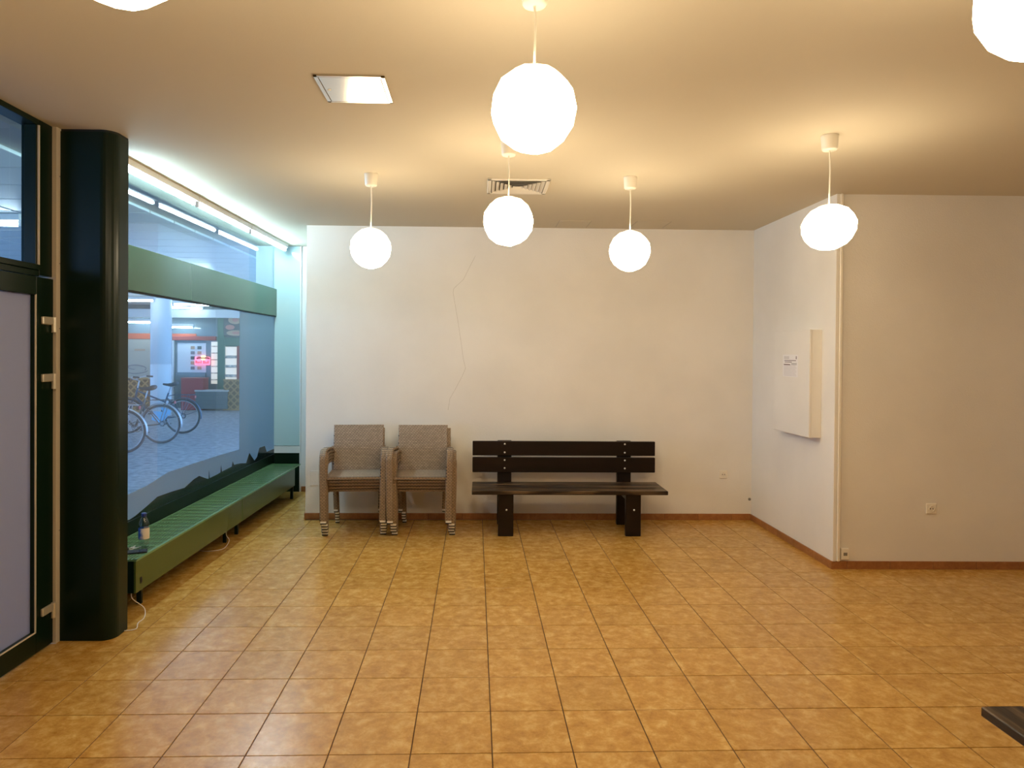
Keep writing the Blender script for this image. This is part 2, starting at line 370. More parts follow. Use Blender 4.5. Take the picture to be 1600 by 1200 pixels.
# skirting tiles
def skirting(name, p0, p1, h, first=0.33):
    p0, p1 = Vector(p0), Vector(p1); L = (p1 - p0).length; d = (p1 - p0).normalized()
    ang = math.atan2(d.y, d.x)
    e = struct(B().box(0, L, -0.007, 0.002, 0, h - .002).done(name, 'grout')); e.location = (p0.x, p0.y, 0); e.rotation_euler = (0, 0, ang)
    x = 0; nxt = first
    while x < L - 1e-4:
        n = min(L, nxt)
        if n - x > .005: B().box(x + .0012, n - .0012, -0.0105, 0, 0, h, 0.0015).done('skirting_tile', 'skirt', e)
        x = n; nxt = n + T
skirting('baseboard_back', (-1.725, 3.984), (2.635, 3.94), 0.062, 0.21)
skirting('baseboard_side', (2.645, 3.94), (2.645, 2.38), 0.058, 0.28)
skirting('baseboard_right', (2.635, 2.39), (4.74, 2.347), 0.060, 0.12)
skirting('baseboard_niche', (-2.09, YN), (-1.72, YN), 0.06, 0.3)

# corner trim and cable duct at the projecting corner
o = B().box(2.640, 2.668, 2.371, 2.392, 0.06, H, 0.003).done('trim_1', 'wall'); struct(o, 'vertical corner strip on the projecting wall')
o = B().box(2.669, 2.692, 2.362, 2.392, 0.062, H, 0.004).done('trim_2', 'cream'); struct(o, 'slim vertical cable duct beside the wall corner')

# ------------------------------------------------------------------ window wall (left)
g = struct(at_left(B().box(-0.012, -0.004, -0.2, 3.86, 0.44, H).done('window_1', 'glass')), 'large shop window pane looking onto the arcade')
wf = struct(at_left(B().box(-0.07, 0.0, -0.2, 3.86, 0, 0.44).done('trim_3', 'green')), 'dark green base under the shop window')
o = B().box(0, 0.006, -0.2, 3.86, 0.425, 0.44).done('ledge', 'green', wf)
fa = struct(at_left(B().box(-0.003, 0.022, -0.2, 3.835, 2.035, 2.345, 0.002).done('trim_4', 'green_mid')), 'green fascia band across the shop window')
B().box(-0.003, 0.018, -0.2, 3.835, 2.022, 2.034).done('black_edge', 'black', fa)  # black strip along the lower edge of the fascia
# frosted film with a skyline cut along its lower edge
ff = at_left(B().prism([(0.0, 0.44), (3.83, 0.44), (3.83, 2.03), (2.70, 2.03), (2.70, 0.645), (2.14, 0.665), (1.59, 0.676), (1.15, 0.680), (0.83, 0.640), (0.46, 0.625), (0.0, 0.62)], 'x', -0.0036, -0.0028).done('frosted_film', 'film'))
ff.parent = g; ff.matrix_parent_inverse = Matrix.Identity(4); ff.location = (0, 0, 0); ff.rotation_euler = (0, 0, 0)
sk = [(0.0, 0.46), (0.464, 0.462), (0.586, 0.45), (0.664, 0.458), (0.839, 0.492), (0.99, 0.526), (1.228, 0.517), (1.458, 0.503), (1.63, 0.54), (1.741, 0.55), (1.91, 0.495), (1.945, 0.489), (1.952, 0.562), (1.967, 0.491), (2.142, 0.494), (2.218, 0.499), (2.233, 0.562), (2.249, 0.5), (2.5, 0.507), (2.524, 0.553), (2.558, 0.516), (2.733, 0.501), (2.899, 0.477), (2.993, 0.569), (3.071, 0.515), (3.152, 0.465), (3.233, 0.491), (3.274, 0.54), (3.309, 0.579), (3.488, 0.575), (3.556, 0.5), (3.83, 0.498)]
so = B().prism(sk + [(3.83, 0.441), (0.0, 0.441)], 'x', -0.0026, -0.0016).done('skyline_print', 'skyline', g); so['label'] = 'dark mountain and town skyline print'
# end of niche
ep = struct(B().box(-2.415, -2.107, YN - .02, YN - .002, 0.535, H - .004).done('trim_5', 'endpane'), 'pale aqua glass panel closing the window niche')
B().box(-2.415, -2.107, YN - .018, YN - .002, 0.45, 0.53).done('lower_strip', 'white', ep)
B().box(-2.415, -2.107, YN - .019, YN - .002, 0.0, 0.449).done('base_panel', 'green', ep)
B().box(-2.108, -2.096, YN - .024, YN - .002, 0.0, H - .004).done('edge_bead', 'white', ep)

# round-cornered green column
poly = [(-2.385, 1.30), (-2.385, 1.135), (-2.165, 1.131)]
R_ = 0.072
for k in range(1, 9):
    a = -PI / 2 + k / 8 * PI / 2
    poly.append((-2.165 + R_ * math.cos(a), 1.131 + R_ + R_ * math.sin(a)))
poly.append((-2.093, 1.30))
co = struct(B().prism(poly, 'z', 0, H - 0.012).done('column_1', 'green'), 'dark green column with a rounded corner')
poly2 = [(x * 1.0, y) for x, y in poly]
B().prism([(-2.10 + (x + 2.10) * 0.985, 1.22 + (y - 1.22) * 0.97) for x, y in poly2], 'z', H - .012, H).done('top_gap', 'black', co)
jb = struct(B().box(-2.56, -2.383, 1.098, 1.139, 0, H).done('trim_6', 'jamb'), 'slim cream jamb between door and column')
for z in (2.58, 1.74, 2.10, 0.62): B().cyl((-2.384, 1.128, z), (-2.381, 1.128, z), 0.003, n=8).done('screw', 'ink', jb)

# door with transom
dr = struct(B().box(-2.50, -2.405, 0.0, 0.06, 0, H, 0.002).done('door_1', 'green'), 'dark green framed door with frosted glass')
def dpart(name, mt, *bx, bev=0.002, parent=None): return B().box(*bx, bev).done(name, mt, parent or dr)
dpart('transom_stile', 'green', -2.50, -2.405, 0.985, 1.098, 2.02, H)
dpart('top_rail', 'green', -2.50, -2.405, 0.06, 0.985, 2.815, H)
dpart('transom_bar', 'green', -2.50, -2.400, 0.06, 0.985, 2.045, 2.075)
dpart('transom_bar', 'green', -2.50, -2.405, 0.06, 0.985, 2.012, 2.043)
dpart('transom_glass', 'glass', -2.488, -2.480, 0.06, 0.985, 2.06, 2.82, bev=0)
dpart('inner_reveal', 'green', -2.475, -2.412, 0.967, 0.987, 2.075, 2.815)
dpart('reveal_bead', 'jamb', -2.4115, -2.4035, 0.978, 0.988, 2.075, 2.815, bev=0)
dpart('stile', 'green', -2.455, -2.395, 0.945, 1.092, 0.012, 2.008)
dpart('stile', 'green', -2.455, -2.395, 0.065, 0.175, 0.012, 2.008)
dpart('rail', 'green', -2.455, -2.395, 0.175, 0.945, 1.912, 2.008)
dpart('rail', 'green', -2.455, -2.395, 0.175, 0.945, 0.012, 0.122)
fg = dpart('frosted_glass', 'frost', -2.432, -2.426, 0.170, 0.95, 0.118, 1.916, bev=0)
bd = B(); bd.box(-2.402, -2.3945, 0.9415, 0.9455, 0.122, 1.914); bd.box(-2.402, -2.3945, 0.175, 0.9455, 0.120, 0.125)
bd.done('glazing_bead', 'jamb', dr)
for zt in (1.80, 1.492, 0.235):
    h = B().box(-2.394, -2.378, 0.978, 1.083, zt - .042, zt, 0.004).done('hinge', 'satin', dr); h['label'] = 'satin steel door hinge'
    B().cyl((-2.384, 1.080, zt - .083), (-2.384, 1.080, zt), 0.0125, n=14).done('hinge_pin', 'satin', h)

# ------------------------------------------------------------------ fluorescent tubes over the window
mesh_done = None
spots = [(0.07, 'first'), (1.29, 'second'), (2.51, 'third')]
lab = ['fluorescent batten over the window, next to the green column', 'middle fluorescent batten in the row over the window', 'fluorescent batten over the window, next to the niche end']
proto = None
for (y, _), lb in zip(spots, lab):
    if proto is None:
        t = thing('fluorescent_light', lb, 'light', group='fluorescent battens over the window')
        B().box(-0.030, 0.030, 0.0, 1.20, 0.018, 0.062, 0.004).done('housing', 'white', t)
        B().cyl((0, .035, 0), (0, 1.165, 0), 0.0145, n=14).done('tube', 'tube', t, True)
        for yy in (0.022, 1.178): B().box(-0.011, 0.011, yy - .013, yy + .013, -0.020, 0.02, 0.003).done('end_clip', 'white', t)
        proto = t
    else:
        t = copy_tree(proto); t['label'] = lb
    at_left(t, 0.155, y, H - 0.062)

# ------------------------------------------------------------------ radiator benches
def radiator(name, label, y0, y1, top_y1, legs, vent):
    t = thing(name, label, 'radiator', LW(0.01, y0), -PHI)
    L = y1 - y0; Lt = top_y1 - y0
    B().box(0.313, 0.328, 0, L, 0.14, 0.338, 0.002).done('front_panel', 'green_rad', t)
    B().box(0.0, 0.313, 0, 0.012, 0.14, 0.338).done('end_panel', 'green', t)
    B().box(0.0, 0.313, L - .012, L, 0.14, 0.338).done('end_panel', 'green', t)
    B().box(0.01, 0.31, 0.012, L - .012, 0.16, 0.29).done('black_backing', 'black', t)  # black backing; the dark of the grille slots is put into its colour
    for ly in legs: B().box(0.225 if ly < L - .1 or vent else 0.29, 0.255 if ly < L - .1 or vent else 0.32, ly - .012, ly + .012, 0, 0.14, 0.002).done('leg', 'green', t)
    b = B(); W = 0.33; n = 15; pitch = (W - .032) / n
    b.box(0, 0.016, 0, Lt, 0.334, 0.346); b.box(W - .016, W, 0, Lt, 0.334, 0.346)
    for k in range(n):
        x = 0.016 + pitch * k
        b.box(x + pitch * .55, x + pitch, 0, Lt, 0.3425, 0.346)
    rows = max(2, int(round(Lt / 0.105))); st = Lt / rows
    for k in range(1, rows): b.box(0.01, W - .01, k * st - .012, k * st + .012, 0.3420, 0.3455)
    b.box(0, W, -0.001, 0.014, 0.336, 0.346); b.box(0, W, Lt - .014, Lt, 0.336, 0.346)
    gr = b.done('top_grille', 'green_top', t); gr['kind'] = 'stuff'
    if vent: B().box(0.328, 0.3305, 0.05, 0.072, 0.185, 0.222).done('badge', 'rubber', t)
    return t
radiator('radiator', 'long green radiator with slotted top, near half beside the column', 0.0, 1.822, 1.822, (0.22, 1.66), True)
radiator('radiator', 'long green radiator with slotted top, far half by the niche', 1.830, 3.47, 3.69, (0.1, 1.60), False)

# bottle, phone, keys, cables
bt = thing('water_bottle', 'clear plastic water bottle with blue cap standing on the green radiator', 'bottle', LW(0.250, 0.275, 0.3461), -PHI)
B().lathe([(0.001, 0.0), (0.026, 0.0), (0.031, 0.006), (0.032, 0.02), (0.030, 0.035), (0.032, 0.05), (0.032, 0.135), (0.031, 0.15), (0.028, 0.165), (0.020, 0.185), (0.0135, 0.198), (0.013, 0.215), (0.001, 0.2151)], 24).done('bottle_body', 'pet', bt, True)
B().lathe([(0.001, 0.2), (0.0155, 0.2), (0.0155, 0.222), (0.013, 0.2235), (0.001, 0.2235)], 20).done('cap', 'cap_blue', bt, True)
B().lathe([(0.0325, 0.058), (0.0328, 0.06), (0.0328, 0.126), (0.0325, 0.128)], 24).done('wrapper', 'label', bt, True)
ph = thing('phone', 'flat black phone lying on the near end of the radiator', 'phone', LW(0.245, 0.150, 0.3462), -PHI - 1.15)
B().box(-0.038, 0.038, -0.08, 0.08, 0, 0.009, 0.003).done('case', 'phone', ph); B().box(-0.034, 0.034, -0.075, 0.075, 0.009, 0.0094).done('screen', 'phone', ph)
ky = thing('key_bunch', 'small bunch of keys lying beside the water bottle', 'keys', LW(0.190, 0.225, 0.3462), 0.6)
B().torus(0.016, 0.0016, 20, 6, (0, 0, 0.003), 'z').done('key_ring', 'satin', ky)
for k, a in enumerate((0.3, 1.0, 2.6)):
    mtx = Matrix.Rotation(a, 4, 'Z') @ Matrix.Translation((0.014, 0, 0.001 + .0026 * k))
    q = B().box(0, 0.022, -0.011, 0.011, 0.001, 0.0032, 0.0008, mtx); q.box(0.02, 0.052, -0.004, 0.004, 0.001, 0.0032, 0, mtx); q.done('key', 'satin', ky)
B().box(-0.045, -0.010, -0.014, 0.014, 0.0, 0.012, 0.003).done('fob', 'rubber', ky)
def smooth_path(p, n=6):
    out = []; p = [Vector(q) for q in p]
    for i in range(len(p) - 1):
        a, b, c, d = p[max(i - 1, 0)], p[i], p[i + 1], p[min(i + 2, len(p) - 1)]
        for k in range(n):
            t = k / n; out.append(0.5 * ((2 * b) + (c - a) * t + (2 * a - 5 * b + 4 * c - d) * t * t + (3 * b - a - 3 * c + d) * t ** 3))
    return out + [p[-1]]
cb = B().tube(smooth_path([LW(0.30, 0.03, 0.16), LW(0.30, 0.03, 0.10), (-2.12, 1.56, 0.03), (-2.075, 1.47, 0.004), (-2.07, 1.38, 0.004), (-2.04, 1.29, 0.004), (-2.10, 1.265, 0.004), (-2.17, 1.31, 0.004), (-2.30, 1.36, 0.004)]), 0.0028, 6).done('cable', 'cable', None, True)
tag(cb, 'thin white cable hanging under the near end of the radiator', 'cable')
cb = B().tube(smooth_path([LW(0.28, 1.60, 0.16), LW(0.285, 1.60, 0.08), (-2.14, 3.11, 0.03), (-2.13, 2.98, 0.004), (-2.17, 2.90, 0.004), (-2.26, 2.88, 0.004), (-2.36, 2.95, 0.004)]), 0.0028, 6).done('cable', 'cable', None, True)
tag(cb, 'white cable looping onto the floor under the middle of the radiator', 'cable')

# ------------------------------------------------------------------ pendant globes
def shade_mesh(seed, R, sq=(1, 1, 1), rings=8, seg=12):
    rnd = random.Random(seed); b = B(); bm = b.bm; prev = None
    for i in range(rings + 1):
        th = 0.20 + (PI - 0.36) * i / rings; ring = []
        off = PI / seg if i % 2 else 0
        for k in range(seg):
            rr = R * (1 + rnd.uniform(-.014, .014)); a = 2 * PI * k / seg + off
            ring.append(bm.verts.new((rr * math.sin(th) * math.cos(a) * sq[0], rr * math.sin(th) * math.sin(a) * sq[1], rr * math.cos(th) * sq[2])))
        if prev:
            for k in range(seg):
                n1 = (k + 1) % seg
                if i % 2: bm.faces.new((prev[k], prev[n1], ring[k])); bm.faces.new((prev[n1], ring[n1], ring[k]))
                else: bm.faces.new((prev[k], ring[n1], ring[k])); bm.faces.new((prev[k], prev[n1], ring[n1]))
        prev = ring
    bm.faces.new(prev)
    return b
def pendant(loc, z, R, label, seed, sq=(1, 1, 1), tilt=(0, 0), canopy_dx=0):
    t = thing('pendant_lamp', label, 'lamp', (loc[0], loc[1], H), 0, 'round paper pendant lamps')
    B().lathe([(0.001, 0), (0.046, 0), (0.046, -0.006), (0.041, -0.075), (0.037, -0.082), (0.001, -0.083)], 24).done('canopy', 'cream', t, True)
    zc = z - H
    top = zc + R * 0.95
    B().tube(smooth_path([(0, 0, -0.08), (0.004, 0, -0.08 + (top + .08) * .35), (0.002, 0, -0.08 + (top + .08) * .7), (0, 0, top - 0.03)], 4), 0.0042, 8).done('cord', 'cream', t, True)
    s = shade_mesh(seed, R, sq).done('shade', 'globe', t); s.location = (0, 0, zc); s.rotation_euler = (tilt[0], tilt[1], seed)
    rg = B().torus(R * 0.2, 0.003, 20, 6, (0, 0, R * 0.97 * sq[2]), 'z').done('shade_ring', 'cream', s)
    B().cyl((0, 0, R * .7), (0, 0, R * 1.0 * sq[2]), 0.012, n=12).done('socket', 'cream', s)
pendant((-0.803, 2.010), 2.336, 0.140, 'round paper pendant lamp nearest the shop window, above the chair stacks', 1)
pendant((0.984, 1.987), 2.336, 0.142, 'round paper pendant lamp above the right end of the bench', 2)
pendant((1.884, 1.017), 2.336, 0.150, 'squashed tilted paper pendant lamp in front of the projecting wall corner', 3, (0.97, 0.97, 0.84), (0.0, 0.20))
pendant((0.106, 1.223), 2.385, 0.146, 'round paper pendant lamp hanging just in front of the ceiling vent', 4, (1, 1, 0.98))
pendant((0.107, -0.511), 2.423, 0.1425, 'largest-looking whole paper pendant lamp, top centre, nearest the viewer', 5)
pendant((-0.893, -1.20), 2.553, 0.150, 'paper pendant lamp cut off by the top left edge of the view', 6)
pendant((1.332, -1.10), 2.519, 0.150, 'paper pendant lamp cut off by the top right corner of the view', 7)

# ------------------------------------------------------------------ ceiling fittings
ah = thing('access_hatch', 'shiny steel access hatch in the ceiling', 'hatch', (-0.648, 0.465, H), 0)
b = B(); hx, hy = 0.158, 0.163
for x0, x1, y0, y1 in ((-hx, hx, -hy, -hy + .014), (-hx, hx, hy - .014, hy), (-hx, -hx + .018, -hy, hy), (hx - .018, hx, -hy, hy)): b.box(x0, x1, y0, y1, -0.006, 0, 0.001)
b.done('frame', 'steel', ah)
B().box(-hx + .021, hx - .021, -hy + .016, hy - .016, -0.0055, 0, 0.001).done('panel', 'steel', ah)
B().lathe([(0.001, -0.0075), (0.008, -0.0075), (0.009, -0.005), (0.009, 0)], 16, (-0.118, 0.0, 0)).done('lock', 'satin', ah)
vt = thing('air_vent', 'square louvred air vent in the ceiling behind a pendant lamp', 'vent', (0.222, 2.29, H), -0.01)
b = B(); q = 0.222
for x0, x1, y0, y1 in ((-q, q, -q, -q + .03), (-q, q, q - .03, q), (-q, -q + .03, -q, q), (q - .03, q, -q, q)): b.box(x0, x1, y0, y1, -0.010, 0, 0.003)
b.done('frame', 'vent', vt)
B().box(-q + .02, q - .02, -q + .02, q - .02, 0.0, 0.004).done('duct', 'duct_shade', vt)  # flat brown sheet; the shade inside the duct is put into its colour
for k in range(6):
    r0 = q - .034 - k * 0.030; r1 = r0 - 0.022
    b = B(); bm = b.bm
    for (ra, za, rb, zb) in ((r0, -0.010, r1, 0.0),):
        def sq_(r, z): return [bm.verts.new((x * r, y * r, z)) for x, y in ((-1, -1), (1, -1), (1, 1), (-1, 1))]
        A, Bv, A2, B2 = sq_(r0, -0.011), sq_(r1, -0.0005), sq_(r0 - .0025, -0.011), sq_(r1 - .0025, -0.0005)
        for i in range(4):
            j = (i + 1) % 4
            bm.faces.new((A[i], A[j], Bv[j], Bv[i])); bm.faces.new((A2[j], A2[i], B2[i], B2[j])); bm.faces.new((A[j], A[i], A2[i], A2[j])); bm.faces.new((Bv[i], Bv[j], B2[j], B2[i]))
    b.done('louvre', 'vent', vt)
for (x0, x1, y0, y1, lb) in ((0.686, 0.984, 3.57, 3.90, 'faint flush ceiling panel near the back wall, nearer the vent'), (1.40, 1.72, 3.555, 3.88, 'faint flush ceiling panel near the back wall, farther from the vent')):
    t = thing('ceiling_panel', lb, 'panel', ((x0 + x1) / 2, (y0 + y1) / 2, H), 0, 'flush ceiling panels by the back wall')
    a, c = (x1 - x0) / 2, (y1 - y0) / 2
    B().box(-a + .006, a - .006, -c + .006, c - .006, -0.003, 0, 0.001).done('panel', 'ceiling', t)
    b = B()
    for q in ((-a, -a + .003, -c, c), (a - .003, a, -c, c), (-a, a, c - .003, c)): b.box(q[0], q[1], q[2], q[3], -0.0012, 0)
    b.done('joint', 'crack', t)

# ------------------------------------------------------------------ wall fittings
mc = thing('meter_cabinet', 'white wall cabinet with a paper notice on its door', 'cabinet', (2.645, 2.58, 0.974), 0)
B().box(-0.082, -0.0005, 0.0, 0.635, 0, 0.851, 0.002).done('carcass', 'wall', mc)
B().box(-0.100, -0.0825, -0.003, 0.638, -0.002, 0.853, 0.003).done('door', 'wall', mc)
nt_ = thing('notice', 'printed paper notice stuck on the white wall cabinet', 'notice', (2.5448, 2.91, 1.535), 0)
B().box(-0.0008, 0, -0.138, 0.138, -0.092, 0.092).done('sheet', 'paper', nt_)
b = B()
for k in range(9): b.box(-0.0011, -0.0008, -0.115 + (k % 3) * .01, 0.118, -0.082 + k * 0.0105, -0.0795 + k * .0105)
b.done('text_lines', 'ink_soft', nt_)['kind'] = 'stuff'
b = B().box(-0.0011, -0.0008, -0.105, 0.108, 0.040, 0.047); b.box(-0.0011, -0.0008, -0.03, 0.10, 0.027, 0.034); b.box(-0.0011, -0.0008, -0.118, -0.100, 0.055, 0.08)
for k in range(4): b.box(-0.0011, -0.0008, 0.02, 0.115, 0.058 + k * .006, 0.060 + k * .006)
for k in range(3): b.box(-0.0011, -0.0008, -0.118, -0.02, 0.008 + k * .006, 0.011 + k * .006)
b.done('heading', 'ink', nt_)['kind'] = 'stuff'
B().box(-0.0012, -0.0008, 0.0, 0.118, 0.006, 0.013).done('bar', 'ink_dark', nt_)

def socket(loc, label, rz=0, s=1.0):
    t = thing('wall_socket', label, 'socket', loc, rz)
    B().box(-0.041, 0.041, -0.012, 0, -0.041, 0.041, 0.005).done('cover_plate', 'cream', t)
    pr = [(0.001, 0), (0.0185, 0), (0.0205, 0.011), (0.023, 0.0125)]
    o = B().lathe([(0.023, -0.0150), (0.0205, -0.0150), (0.0195, -0.006), (0.001, -0.0055)], 24).done('socket_well', 'cream', t, True); o.rotation_euler = (-PI / 2, 0, 0); o.location = (0, 0.0, 0); o.scale = (1, 1, -1) if False else (1, 1, 1)
    o.rotation_euler = (-PI / 2, 0, 0)
    for x in (-0.0095, 0.0095): B().cyl((x, -0.0125, 0), (x, -0.0135, 0), 0.0035, n=10).done('contact_hole', 'rubber', t)
    return t
def socket2(loc, label, rz=0, h=0.041):
    t = thing('wall_socket', label, 'socket', loc, rz)
    B().box(-h, h, -0.011, 0, -h, h, 0.005).done('cover_plate', 'cream', t)
    r = B(); bm = r.bm; n = 24
    prof = [(0.0225, -0.0110), (0.0225, -0.0165), (0.0200, -0.0165), (0.0195, -0.0115), (0.0005, -0.0115)]
    rings = [[bm.verts.new((rad * math.cos(2 * PI * k / n), y, rad * math.sin(2 * PI * k / n))) for k in range(n)] for rad, y in prof]
    for a, c in zip(rings, rings[1:]):
        for k in range(n): bm.faces.new((a[k], a[(k + 1) % n], c[(k + 1) % n], c[k]))
    r.done('socket_rim', 'cream', t)
    for x in (-0.0095, 0.0095): B().cyl((x, -0.0112, 0), (x, -0.0125, 0), 0.0042, n=10).done('contact_hole', 'rubber', t)
    B().box(-0.004, 0.004, -0.0122, -0.0112, 0.013, 0.019).done('earth_clip', 'satin', t); B().box(-0.004, 0.004, -0.0122, -0.0112, -0.019, -0.013).done('earth_clip', 'satin', t)
    return t
socket2((2.362, back_y(2.362), 0.450), 'white wall socket low on the back wall, right of the bench')
socket2((3.396, 2.374, 0.463), 'white wall socket on the projecting wall, right of the corner')
t = thing('data_socket', 'small white data socket just above the skirting at the wall corner', 'socket', (2.735, 2.388, 0.117), 0)
B().box(-0.031, 0.031, -0.022, 0, -0.042, 0.042, 0.003).done('cover_plate', 'cream', t)
for x in (-0.010, 0.0, 0.010): B().box(x - .0032, x + .0032, -0.0228, -0.0218, -0.012, 0.012).done('port', 'rubber', t)
t = thing('blank_plate', 'white double wall plate half hidden behind the left chair stack', 'plate', (-1.628, back_y(-1.628), 0.40), 0)
B().box(-0.046, 0.046, -0.007, 0, -0.074, 0.074, 0.004).done('cover_plate', 'wall', t)
for z in (-0.035, 0.035): B().cyl((0.01, -0.0065, z), (0.01, -0.0085, z), 0.004, n=8).done('screw', 'satin', t)

# ------------------------------------------------------------------ bench
def make_bench(label, group):
    t = thing('bench', label, 'bench', (0, 0, 0), 0, group); L = 1.738
    for k, (y0, y1) in enumerate(((0.0, 0.148), (0.152, 0.298), (0.302, 0.446))):
        B().box(0, L, y0, y1, 0.376, 0.411, 0.004).done('seat_plank', 'wood_worn', t)
    for z0, z1, yy in ((0.503, 0.644, 0.424), (0.660, 0.795, 0.430)):
        B().box(0.0, L - .012, yy, yy + .034, z0, z1, 0.004).done('back_plank', 'wood', t)
    for x in (0.302, 1.438):
        B().box(x - .068, x + .068, 0.04, 0.085, 0, 0.376, 0.004).done('front_leg', 'wood', t)
        B().box(x - .066, x + .066, 0.462, 0.507, 0, 0.797, 0.004).done('rear_post', 'wood', t)
        B().box(x - .045, x + .045, 0.085, 0.462, 0.30, 0.376, 0.003).done('cross_bearer', 'wood', t)
        for z, yy in ((0.542, 0.424), (0.618, 0.424), (0.690, 0.430), (0.770, 0.430), (0.235, 0.04)):
            q = B().lathe([(0.001, 0.0055), (0.006, 0.004), (0.0085, 0.0), (0.0085, -0.002)], 10).done('bolt', 'chrome', t, True)
            q.location = (x + (.0 if z > .3 else .006), yy, z); q.rotation_euler = (PI / 2, 0, 0)
    return t
bn = make_bench('dark wooden bench with backrest standing against the back wall', 'dark wooden benches'); bn.location = (-0.102, 3.300, 0); bn.rotation_euler = (0, 0, -0.008)
b2 = copy_tree(bn); b2['label'] = 'end of a dark bench jutting in at the lower right corner'; b2.location = (1.677, -0.462, 0); b2.rotation_euler = (0, 0, -PI / 2)

# ------------------------------------------------------------------ stacked wicker chairs
def make_chair(label, group):
    t = thing('wicker_chair', label, 'chair', (0, 0, 0), 0, group)
    # seat: woven panel inside a rolled rim
    B().box(-0.225, 0.225, -0.215, 0.20, 0.386, 0.400, 0.003).done('seat', 'wick_seat', t)
    B().sweep([(0, -0.228, 0.387), (0, -0.228, 0.407)], 0.462, 0.030).done('front_rail', 'wick_leg', t)
    for s in (-1, 1):
        x = s * 0.255
        lg = B().sweep([(x, -0.236, 0.028), (s * 0.258, -0.238, 0.30), (s * 0.262, -0.238, 0.520)], 0.062, 0.027).done('front_leg', 'wick_leg', t)
        c = B().box(x - .025, x + .025, -0.247, -0.223, 0.008, 0.036, 0.003).done('foot_cap', 'chrome', lg); 
        B().box(x - .026, x + .026, -0.248, -0.222, 0.0, 0.0095, 0.002).done('rubber_foot', 'rubber', lg)
        path = [(s * 0.262, -0.238, 0.520)]
        for k in range(0, 7):
            a = k / 6 * PI / 2
            path.append((s * 0.263, -0.238 + 0.085 * (1 - math.cos(a)), 0.545 + 0.085 * math.sin(a)))
        path += [(s * 0.262, -0.02, 0.626), (s * 0.256, 0.10, 0.615), (s * 0.250, 0.205, 0.600)]
        B().sweep(path, 0.058, 0.026).done('armrest', 'wick_leg', t)
        rl = B().sweep([(s * 0.205, 0.226, 0.028), (s * 0.212, 0.220, 0.25), (s * 0.222, 0.216, 0.42), (s * 0.228, 0.232, 0.62)], 0.042, 0.026).done('rear_leg', 'wick_leg', t)
        B().box(s * .205 - .018, s * .205 + .018, 0.215, 0.237, 0.008, 0.036, 0.003).done('foot_cap', 'chrome', rl)
        B().box(s * .205 - .019, s * .205 + .019, 0.214, 0.238, 0.0, 0.0095, 0.002).done('rubber_foot', 'rubber', rl)
        B().box(s * 0.232 - .012, s * .232 + .012, -0.215, 0.205, 0.376, 0.402, 0.003).done('side_rail', 'wick_leg', t)
    path = [(0, 0.203, 0.400), (0, 0.210, 0.46), (0, 0.226, 0.60), (0, 0.250, 0.72), (0, 0.272, 0.812)]
    B().sweep(path, 0.462, 0.024).done('backrest', 'wick', t)
    return t
ORD = ['bottom', 'second from the bottom', 'middle', 'second from the top', 'top']
WHERE = [('left', 'nearest the shop window'), ('right', 'beside the bench')]
first = None
for si, (cx, wh) in enumerate(((-1.150, 'stack nearest the shop window'), (-0.535, 'stack beside the bench'))):
    for k in range(5):
        lb = ('brown wicker armchair, %s one of the %s' % (ORD[k], wh))
        gp = 'wicker chairs stacked ' + WHERE[si][1]
        if first is None: c = first = make_chair(lb, gp)
        else:
            c = copy_tree(first); c['label'] = lb; c['group'] = gp
        jx = (-0.010 if k == 4 else 0.0) + (0.018 * max(0, 0.5 - k) if si else 0) + ( -0.02 if (si and k == 4) else 0)
        c.location = (cx + jx + 0.0045 * k * (1 if si == 0 else .6) - .008, 3.632 - 0.028 * k, 0.0315 * k)
        c.rotation_euler = (0, 0, (0.07 if si == 0 else 0.015) + random.uniform(-.006, .006))

# ------------------------------------------------------------------ outside: arcade
struct(B().box(-20, -2.56, -6, 24, -0.12, -0.004).done('ground', 'cobble'), 'grey cobbled ground of the arcade')
sf = struct(B().box(-13.5, -2.66, -6, 18.5, 2.93, 3.10).done('arcade_ceiling', 'plaster'), 'pale panelled soffit of the arcade')
pm = None
for i in range(8):
    for j in range(24):
        x, y = -3.10 - 1.25 * i, 0.4 + 0.52 * j
        if y > 15: continue
        if pm is None:
            o = B().box(-0.61, 0.61, -0.248, 0.248, 2.905, 2.931, 0.004).done('soffit_panel', 'soffit', sf); pm = o.data
        else:
            o = bpy.data.objects.new('soffit_panel', pm); COL.objects.link(o); o.parent = sf
        o.location = (x - .62, y, 0)
YS = 17.3
wl = struct(B().box(-13.5, -4.0, YS, YS + .3, 0, 3.0).done('shop_wall', 'shopglass'), 'shop front across the arcade')
B().box(-13.5, -4.0, YS - .25, YS, 2.57, 2.80).done('lintel', 'white', wl)
B().box(-13.5, -8.02, YS - .04, YS, 1.96, 2.12).done('red_band', 'orange', wl)
for k in range(3):
    B().box(-12.0 + .92 * k, -11.1 + .92 * k, YS - .03, YS, 0.75, 1.95, 0.004).done('wall_panel', 'beige', wl)
b = B()
for rx, rz, a0, a1, zc in ((0.30, 0.10, -0.5, 3.8, 1.12), (0.20, 0.065, 0.3, 4.6, 1.16), (0.36, 0.12, 3.5, 6.0, 1.10)):
    b.tube([(-9.72 + rx * math.cos(a0 + (a1 - a0) * k / 16), YS - .035, zc + rz * math.sin(a0 + (a1 - a0) * k / 16)) for k in range(17)], 0.010, 5)
b.done('swirl_emblem', 'ink', wl)
B().box(-9.75, -9.45, YS - .036, YS - .03, 1.62, 1.68).done('yellow_stripe', 'tan', wl)
